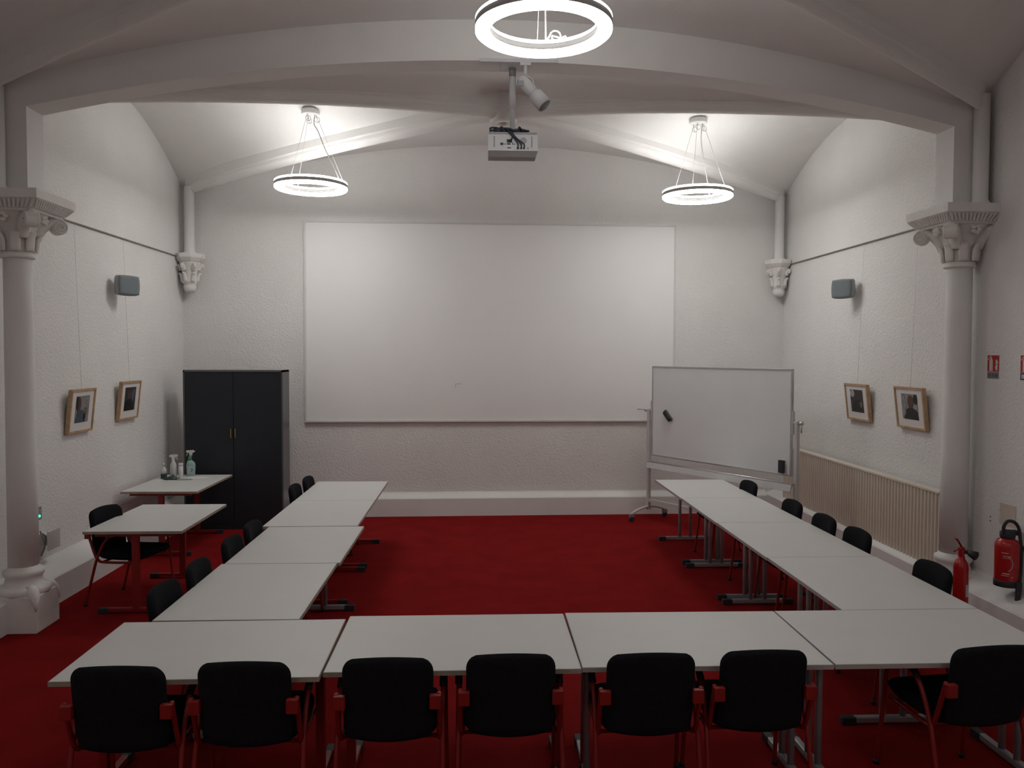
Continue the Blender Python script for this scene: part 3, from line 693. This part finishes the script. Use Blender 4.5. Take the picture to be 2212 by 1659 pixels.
# signs on the right wall
M_SR = mat('sign_red', (.42, .022, .018), .4, var=.05); M_SG = mat('sign_grey', (.24, .225, .22), .5, var=.12, vs=60); M_SB = mat('sign_blue', (.03, .05, .13), .4, var=.05); M_SW = mat('sign_white', (.62, .55, .53), .5, var=.02)
def fsign(yc, bottom, label):
    T = thing('fire_sign', label, 'sign', (XR, yc, 2.08), -H, 'fire extinguisher signs')     # local x: left to right, -y out of wall
    b = MB(); b.box(-.075, .075, -.004, 0, .062, .20); rp = b.build('red_panel', M_SR, T)
    b = MB(); b.box(-.075, .075, -.004, 0, .0, .058); cp = b.build('caption_strip', bottom, T)
    def flat(poly, name, m_=M_SW, par=rp): b = MB(); b.prism(poly, lambda p: (p[0], -.004, p[1]), lambda p: (p[0], -.0052, p[1])); b.build(name, m_, par)
    flat([(-.048, .066), (-.002, .066), (-.002, .155), (-.012, .172), (-.018, .176), (-.018, .184), (-.032, .184), (-.032, .176), (-.038, .172), (-.048, .155)], 'extinguisher_symbol')
    flat([(-.018, .190), (-.025, .196), (-.045, .188), (-.064, .168), (-.066, .158), (-.058, .158), (-.054, .168), (-.04, .18), (-.03, .184)], 'hose_symbol')
    flat([(.036, .075), (.05, .068), (.066, .08), (.056, .092), (.068, .108), (.054, .12), (.070, .138), (.055, .162), (.038, .166), (.034, .145), (.04, .12), (.03, .10)], 'flame_symbol')
    M_T = mat('sign_text', (.13, .12, .12), .5, var=.05) if bottom is M_SG else M_SW
    for k in range(3 if bottom is M_SG else 2): b = MB(); b.box(-.06 + .045 * k, -.026 + .045 * k, -.0048, -.004, .012, .046); b.build('caption_mark', M_T, cp)
    return T
fsign(6.715, M_SG, 'red fire extinguisher sign with a grey caption strip')
fsign(6.29, M_SB, 'red fire extinguisher sign with a blue caption strip')
o = MB().box(XR - .003, XR, 6.375, 6.58, .86, 1.04).build('wall_patch', mat('patch_paper', (.60, .52, .45), .8, var=.04)); tag(o, 'bare beige patch on the wall behind the large extinguisher', 'wall patch')
for k, z in enumerate((.895, .858)):
    o = MB().lathe([(.006, -.004), (.008, 0), (.002, .002)], (XR - .003, 6.70, z), 10, axis='x').build('wall_plug', M_GREY); tag(o, ('upper' if k == 0 else 'lower') + ' tiny dark wall plug between the column and the large extinguisher', 'wall plug', 'pair of wall plugs')

# left wall switch, socket box
T = thing('light_switch', 'small grey switch with a glowing green pilot light on the wall by the column', 'switch', (XL, 7.54, .80), H)
b = MB(); b.box(-.045, .045, -.02, 0, -.055, .06, ch=.004); b.build('plate', M_GREY, T)
b = MB(); b.box(-.02, .02, -.028, -.018, .0, .045, ch=.003); b.build('rocker', M_SPKW, T)
b = MB(); b.lathe([(.012, -.03), (.012, -.018)], (-.005, 0, -.018), 14, axis='y'); b.build('pilot_light', mat('green_led', (.05, 1.0, .45), .4, var=0, emit=1.4), T)
T = thing('wall_box', 'white electrical box standing out from the wall near the skirting', 'electrical box', (XL, 7.62, .47), H)
b = MB(); b.box(-.10, .10, -.115, -.095, -.01, .17, ch=.006); b.build('cover', M_PLATE, T)
b = MB(); b.box(-.055, .055, -.097, .0, .03, .13, ch=.004); b.build('back_box', M_PLATE, T)
b = MB(); b.tube([(-.07, -.02, .17), (-.085, -.05, .1), (-.07, -.06, .03), (-.08, -.03, -.06)], .008, 6, smoothpath=4); b.tube([(-.06, -.02, .15), (-.06, -.06, .12), (-.08, -.07, .05)], .006, 6, smoothpath=4); b.build('loose_cable', M_GREY, T)
o = MB().lathe([(.012, -.003), (.014, 0), (.004, .003)], (XL + .002, 7.517, .985), 10, axis='x').build('wall_plug', M_GREY); tag(o, 'single dark wall plug above the green-lit switch', 'wall plug')

# ------------------------------------------------------------------ projector with pole, track spot
ang = TH
T = thing('projector', 'white ceiling projector on a pole with loose dark cables on top', 'projector', (.30, 6.72, 3.885), 0)
b = MB(); P = [(-.205, .075), (.205, .075), (.205, .205), (-.205, .205)]
b.add([(-.205, 0, .072), (.205, 0, .072), (.205, .30, .072), (-.205, .30, .072), (-.205, 0, .205), (.205, 0, .205), (.205, .30, .205), (-.205, .30, .205)], [(0, 3, 2, 1), (4, 5, 6, 7), (0, 1, 5, 4), (1, 2, 6, 5), (2, 3, 7, 6), (3, 0, 4, 7)])
body = b.build('body', M_PROJ, T)
b = MB(); b.add([(-.205, .0, .07), (.205, .0, .07), (.205, .3, .07), (-.205, .3, .07), (-.203, .03, .028), (.19, .03, .028), (.19, .17, .028), (-.203, .17, .028)], [(0, 1, 2, 3), (7, 6, 5, 4), (0, 4, 5, 1), (1, 5, 6, 2), (2, 6, 7, 3), (3, 7, 4, 0)]); b.build('sloped_cover', M_PROJD, T)
b = MB(); b.box(-.2, .2, .005, .295, .206, .226, ch=.004); b.build('mounting_plate', M_PROJD, T)
for x0, x1, z0, z1 in ((-.105, -.08, .118, .136), (-.07, -.062, .122, .130), (-.05, -.02, .122, .132), (-.047, -.017, .092, .099), (-.052, -.008, .138, .165), (.008, .014, .12, .13), (.03, .05, .085, .1), (.06, .076, .085, .1), (.083, .098, .085, .102), (.12, .125, .085, .1), (-.006, 0, .12, .14)):
    b = MB(); b.box(x0, x1, -.004, .002, z0, z1); b.build('port', M_DARK, body)
b = MB(); b.lathe([(.024, -.003), (.027, .0), (.027, .004)], (.085, 0, .155), 22, axis='y'); b.build('round_vent', M_PROJD, body)
for s_ in (-1, 1): b = MB(); b.box(s_ * .155 - .006, s_ * .155 + .006, -.003, .002, .1, .19); b.build('side_vent', M_PROJD, body)
rnd = random.Random(4)
for k in range(9):
    x0 = -.17 + .035 * k; pts = [(x0 + rnd.uniform(-.02, .02), .02 + rnd.uniform(0, .06), .23)]
    for j in range(4): pts.append((max(-.185, min(.15, pts[-1][0] + rnd.uniform(-.09, .1))), rnd.uniform(.0, .12), .235 + rnd.uniform(0, .035)))
    b = MB(); b.tube(pts, .008, 6, smoothpath=4); b.build('cable', M_CABLE, T)
for k, (xe, ze) in enumerate(((.04, .095), (.066, .095), (.09, .095), (-.03, .155))):
    b = MB(); b.tube([(-.04 + .01 * k, .02, .24), (-.03 + .01 * k, -.012, .215), (.0 + xe * .4, -.02, .165), (xe, -.022, (ze + .15) / 2), (xe, -.003, ze)], .005, 6, smoothpath=4); b.build('cable', M_CABLE, T)
b = MB(); b.box(-.16, -.06, .02, .10, .226, .262, ch=.01); b.box(-.03, .05, .03, .1, .226, .256, ch=.01); b.build('cable_adapter', M_CABLE, T)
b = MB(); b.box(-.09, .09, .07, .2, .226, .275, ch=.01); b.build('pole_shoe', M_PROJ, T)
PTOP = zs(.30 - XC) - 3.885
b = MB(); b.lathe([(.022, .26), (.022, PTOP - .02)], (0, .14, 0), 16); b.lathe([(.027, .45), (.027, PTOP - .1)], (0, .14, 0), 16); pole = b.build('pole', M_PROJ, T)
b = MB(); b.lathe([(.028, PTOP - .10), (.03, PTOP - .06), (.03, PTOP - .03)], (0, .14, 0), 14); b.build('collar', M_GREY, pole)
b = MB(); b.box(-.10, .10, .05, .23, PTOP - .022, PTOP - .003, ch=.004); b.build('ceiling_plate', M_PROJ, pole)
# light track under the arch with one spotlight
T = thing('track_spotlight', 'white barrel spotlight on a short ceiling track beside the projector pole', 'spotlight', (.385, 6.73, zs(.1) - .002), 0)
b = MB(); b.box(-.36, .28, -.03, .0, -.03, -.002, ch=.003); b.build('track', M_PROJ, T)
b = MB(); b.lathe([(.016, -.14), (.016, -.03)], (.015, -.015, 0), 12); b.box(-.03, .06, -.035, .005, -.055, -.028, ch=.004); b.build('stem', M_PROJ, T)
ax = Vector((.60, -.25, -.76)).normalized(); c0 = Vector((-.01, -.015, -.17))
b = MB(); e = c0 + ax * .17
b.tube([c0 - ax * .03, c0, c0 + ax * .12, c0 + ax * .165], [.03, .046, .05, .042], 16); brl = b.build('barrel', M_PROJ, T)
b = MB(); b.tube([c0 + ax * .165, c0 + ax * .175, c0 + ax * .30], [.05, .062, .066], 16); b.build('hood', M_PROJ, T)
b = MB(); b.tube([c0 + ax * .299, c0 + ax * .302], [.055, .055], 16); b.build('lens', M_GREY, T)
b = MB(); b.box(-.05, -.0, -.07, -.045, -.235, -.19, ch=.004); b.build('control_box', M_SPKW, T)
b = MB(); b.tube([(.015, -.015, -.13), (.075, -.02, -.17), (.09, -.025, -.24)], .018, 8, flat=.5); b.tube([(.015, -.015, -.13), (-.055, -.02, -.16), (-.06, -.03, -.22)], .018, 8, flat=.5); b.build('yoke', M_PROJ, T)

# ------------------------------------------------------------------ things on the spare table
M_GLS = mat('clear_plastic', (.62, .62, .62), .15, var=.02); M_GREEN = mat('green_print', (.06, .26, .12), .4, var=.1); M_PALEG = mat('pale_green_liquid', (.34, .50, .45), .3, var=.1, vs=12); M_DKG = mat('dark_green', (.03, .06, .05), .4, var=.2); M_WHP = mat('white_plastic', (.72, .71, .70), .4, var=.02)
def trigger(T, z, m_):
    b = MB(); b.prism([(-.055, z + .045), (-.05, z + .065), (.03, z + .068), (.052, z + .05), (.02, z + .03), (.016, z), (-.014, z), (-.016, z + .035)], lambda p: (p[0], -.012, p[1]), lambda p: (p[0], .012, p[1])); b.build('spray_head', m_, T)
    b = MB(); b.tube([(-.03, 0, z + .04), (-.042, 0, z + .02), (-.05, 0, z - .005)], .005, 6); b.build('trigger', m_, T)
T = thing('spray_bottle', 'green spray bottle with white trigger on the table before the cabinet', 'bottle', (-3.585, 10.26, TZ), .1)
b = MB(); vs = []
prof = [(.045, .03, 0, 0), (.052, .034, .01, 0), (.054, .036, .08, 0), (.057, .036, .13, 0), (.05, .034, .165, 0), (.034, .028, .185, -.006), (.023, .022, .20, -.012), (.02, .02, .23, -.008), (.018, .018, .25, -.004)]
def ovals(b, prof, n=20):
    vs = []; fs = []
    for rx, ry, z, dx in prof:
        for k in range(n): vs.append((dx + rx * math.cos(2 * PI * k / n), ry * math.sin(2 * PI * k / n), z))
    for j in range(len(prof) - 1):
        for k in range(n): fs.append((j * n + k, j * n + (k + 1) % n, (j + 1) * n + (k + 1) % n, (j + 1) * n + k))
    fs += [tuple(reversed(range(n))), tuple((len(prof) - 1) * n + k for k in range(n))]
    b.add(vs, fs, True); return b
ovals(b, prof); b.build('bottle_body', M_PALEG, T)
b = MB(); ovals(b, [(.025, .024, .195, -.012), (.023, .023, .22, -.009), (.021, .021, .25, -.004)]); b.build('green_collar', M_GREEN, T)
b = MB(); b.box(-.036, .036, -.0365, -.033, .03, .13, ch=.001); lb = b.build('front_label', mat('label_pale', (.45, .55, .58), .5, var=.1, vs=30), T)
b = MB()
for cx, cz in ((.012, .06), (.026, .075), (.018, .088)): b.lathe([(.001, -.039), (.008, -.0375), (.009, -.036)], (cx, 0, cz), 8, axis='y')
b.build('leaf_print', M_GREEN, lb)
trigger(T, .255, M_WHP)
T = thing('spray_bottle', 'clear spray bottle with white trigger beside the white canister', 'bottle', (-3.73, 10.07, TZ), PI + .3)
b = MB(); b.lathe([(.036, 0), (.04, .008), (.04, .15), (.033, .18), (.018, .205), (.015, .23)], n=22); b.build('bottle_body', M_GLS, T); trigger(T, .225, M_WHP)
T = thing('pump_bottle', 'small clear pump bottle with dark green liquid by the wall', 'bottle', (-3.832, 10.03, TZ), 0)
b = MB(); b.lathe([(.034, .065), (.033, .10), (.026, .125), (.013, .135), (.011, .15)], n=20); b.build('bottle_body', M_GLS, T)
b = MB(); b.lathe([(.03, 0), (.036, .006), (.037, .05), (.034, .0655)], n=20); b.build('liquid', M_DKG, T)
b = MB(); b.lathe([(.008, .149), (.008, .17), (.013, .172), (.013, .185)], n=12); b.box(-.03, .006, -.006, .006, .178, .187); b.build('pump', M_WHP, T)
T = thing('canister', 'plain white cylindrical canister between the spray bottles', 'canister', (-3.642, 10.07, TZ), 0)
b = MB(); b.lathe([(.026, 0), (.028, .004), (.028, .15)], n=22); b.build('body', M_WHP, T)
b = MB(); b.lathe([(.0285, .151), (.0285, .18), (.024, .187)], n=22); b.build('cap', M_WHP, T)
T = thing('cloth', 'crumpled dark green cloth lying before the clear bottles', 'cloth', (-3.715, 9.96, TZ), 0)
b = MB(); rnd = random.Random(9); nn = 14; vs = []; fs = []
for j in range(nn + 1):
    for i in range(nn + 1):
        u, v = -1 + 2 * i / nn, -1 + 2 * j / nn; r = max(0, 1 - (u * u + v * v) * .75)
        vs.append((u * .085 + .01 * math.sin(v * 5), v * .05 + .008 * math.cos(u * 7), .003 + .06 * r * (.55 + .45 * math.sin(u * 6 + v * 3) * math.cos(v * 4 - u)) + rnd.uniform(0, .004)))
for j in range(nn):
    for i in range(nn): a = j * (nn + 1) + i; fs.append((a, a + 1, a + nn + 2, a + nn + 1))
b.add(vs, fs, True); ob = b.build('crumpled_fabric', M_DKG, T)
o = MB().add([(-.13, -.08, .0015), (.11, -.08, .0015), (.15, .10, .0015), (-.09, .10, .0015), (-.13, -.08, .003), (.11, -.08, .003), (.15, .10, .003), (-.09, .10, .003)], [(0, 3, 2, 1), (4, 5, 6, 7), (0, 1, 5, 4), (1, 2, 6, 5), (2, 3, 7, 6), (3, 0, 4, 7)]).build('paper_sheet', M_PAPER)
o.location = (-3.44, 10.08, TZ); tag(o, 'white sheet of paper in front of the green spray bottle', 'paper')
T = thing('notepad', 'small thin grey-green notepad lying before the paper sheet', 'notepad', (-3.54, 9.915, TZ), .1)
b = MB(); b.box(-.085, .085, -.035, .035, .0, .006); b.build('pages', M_PAPER, T)
b = MB(); b.box(-.086, .086, -.036, .036, .006, .009); b.build('cover', mat('pad_cover', (.25, .29, .28), .5), T)
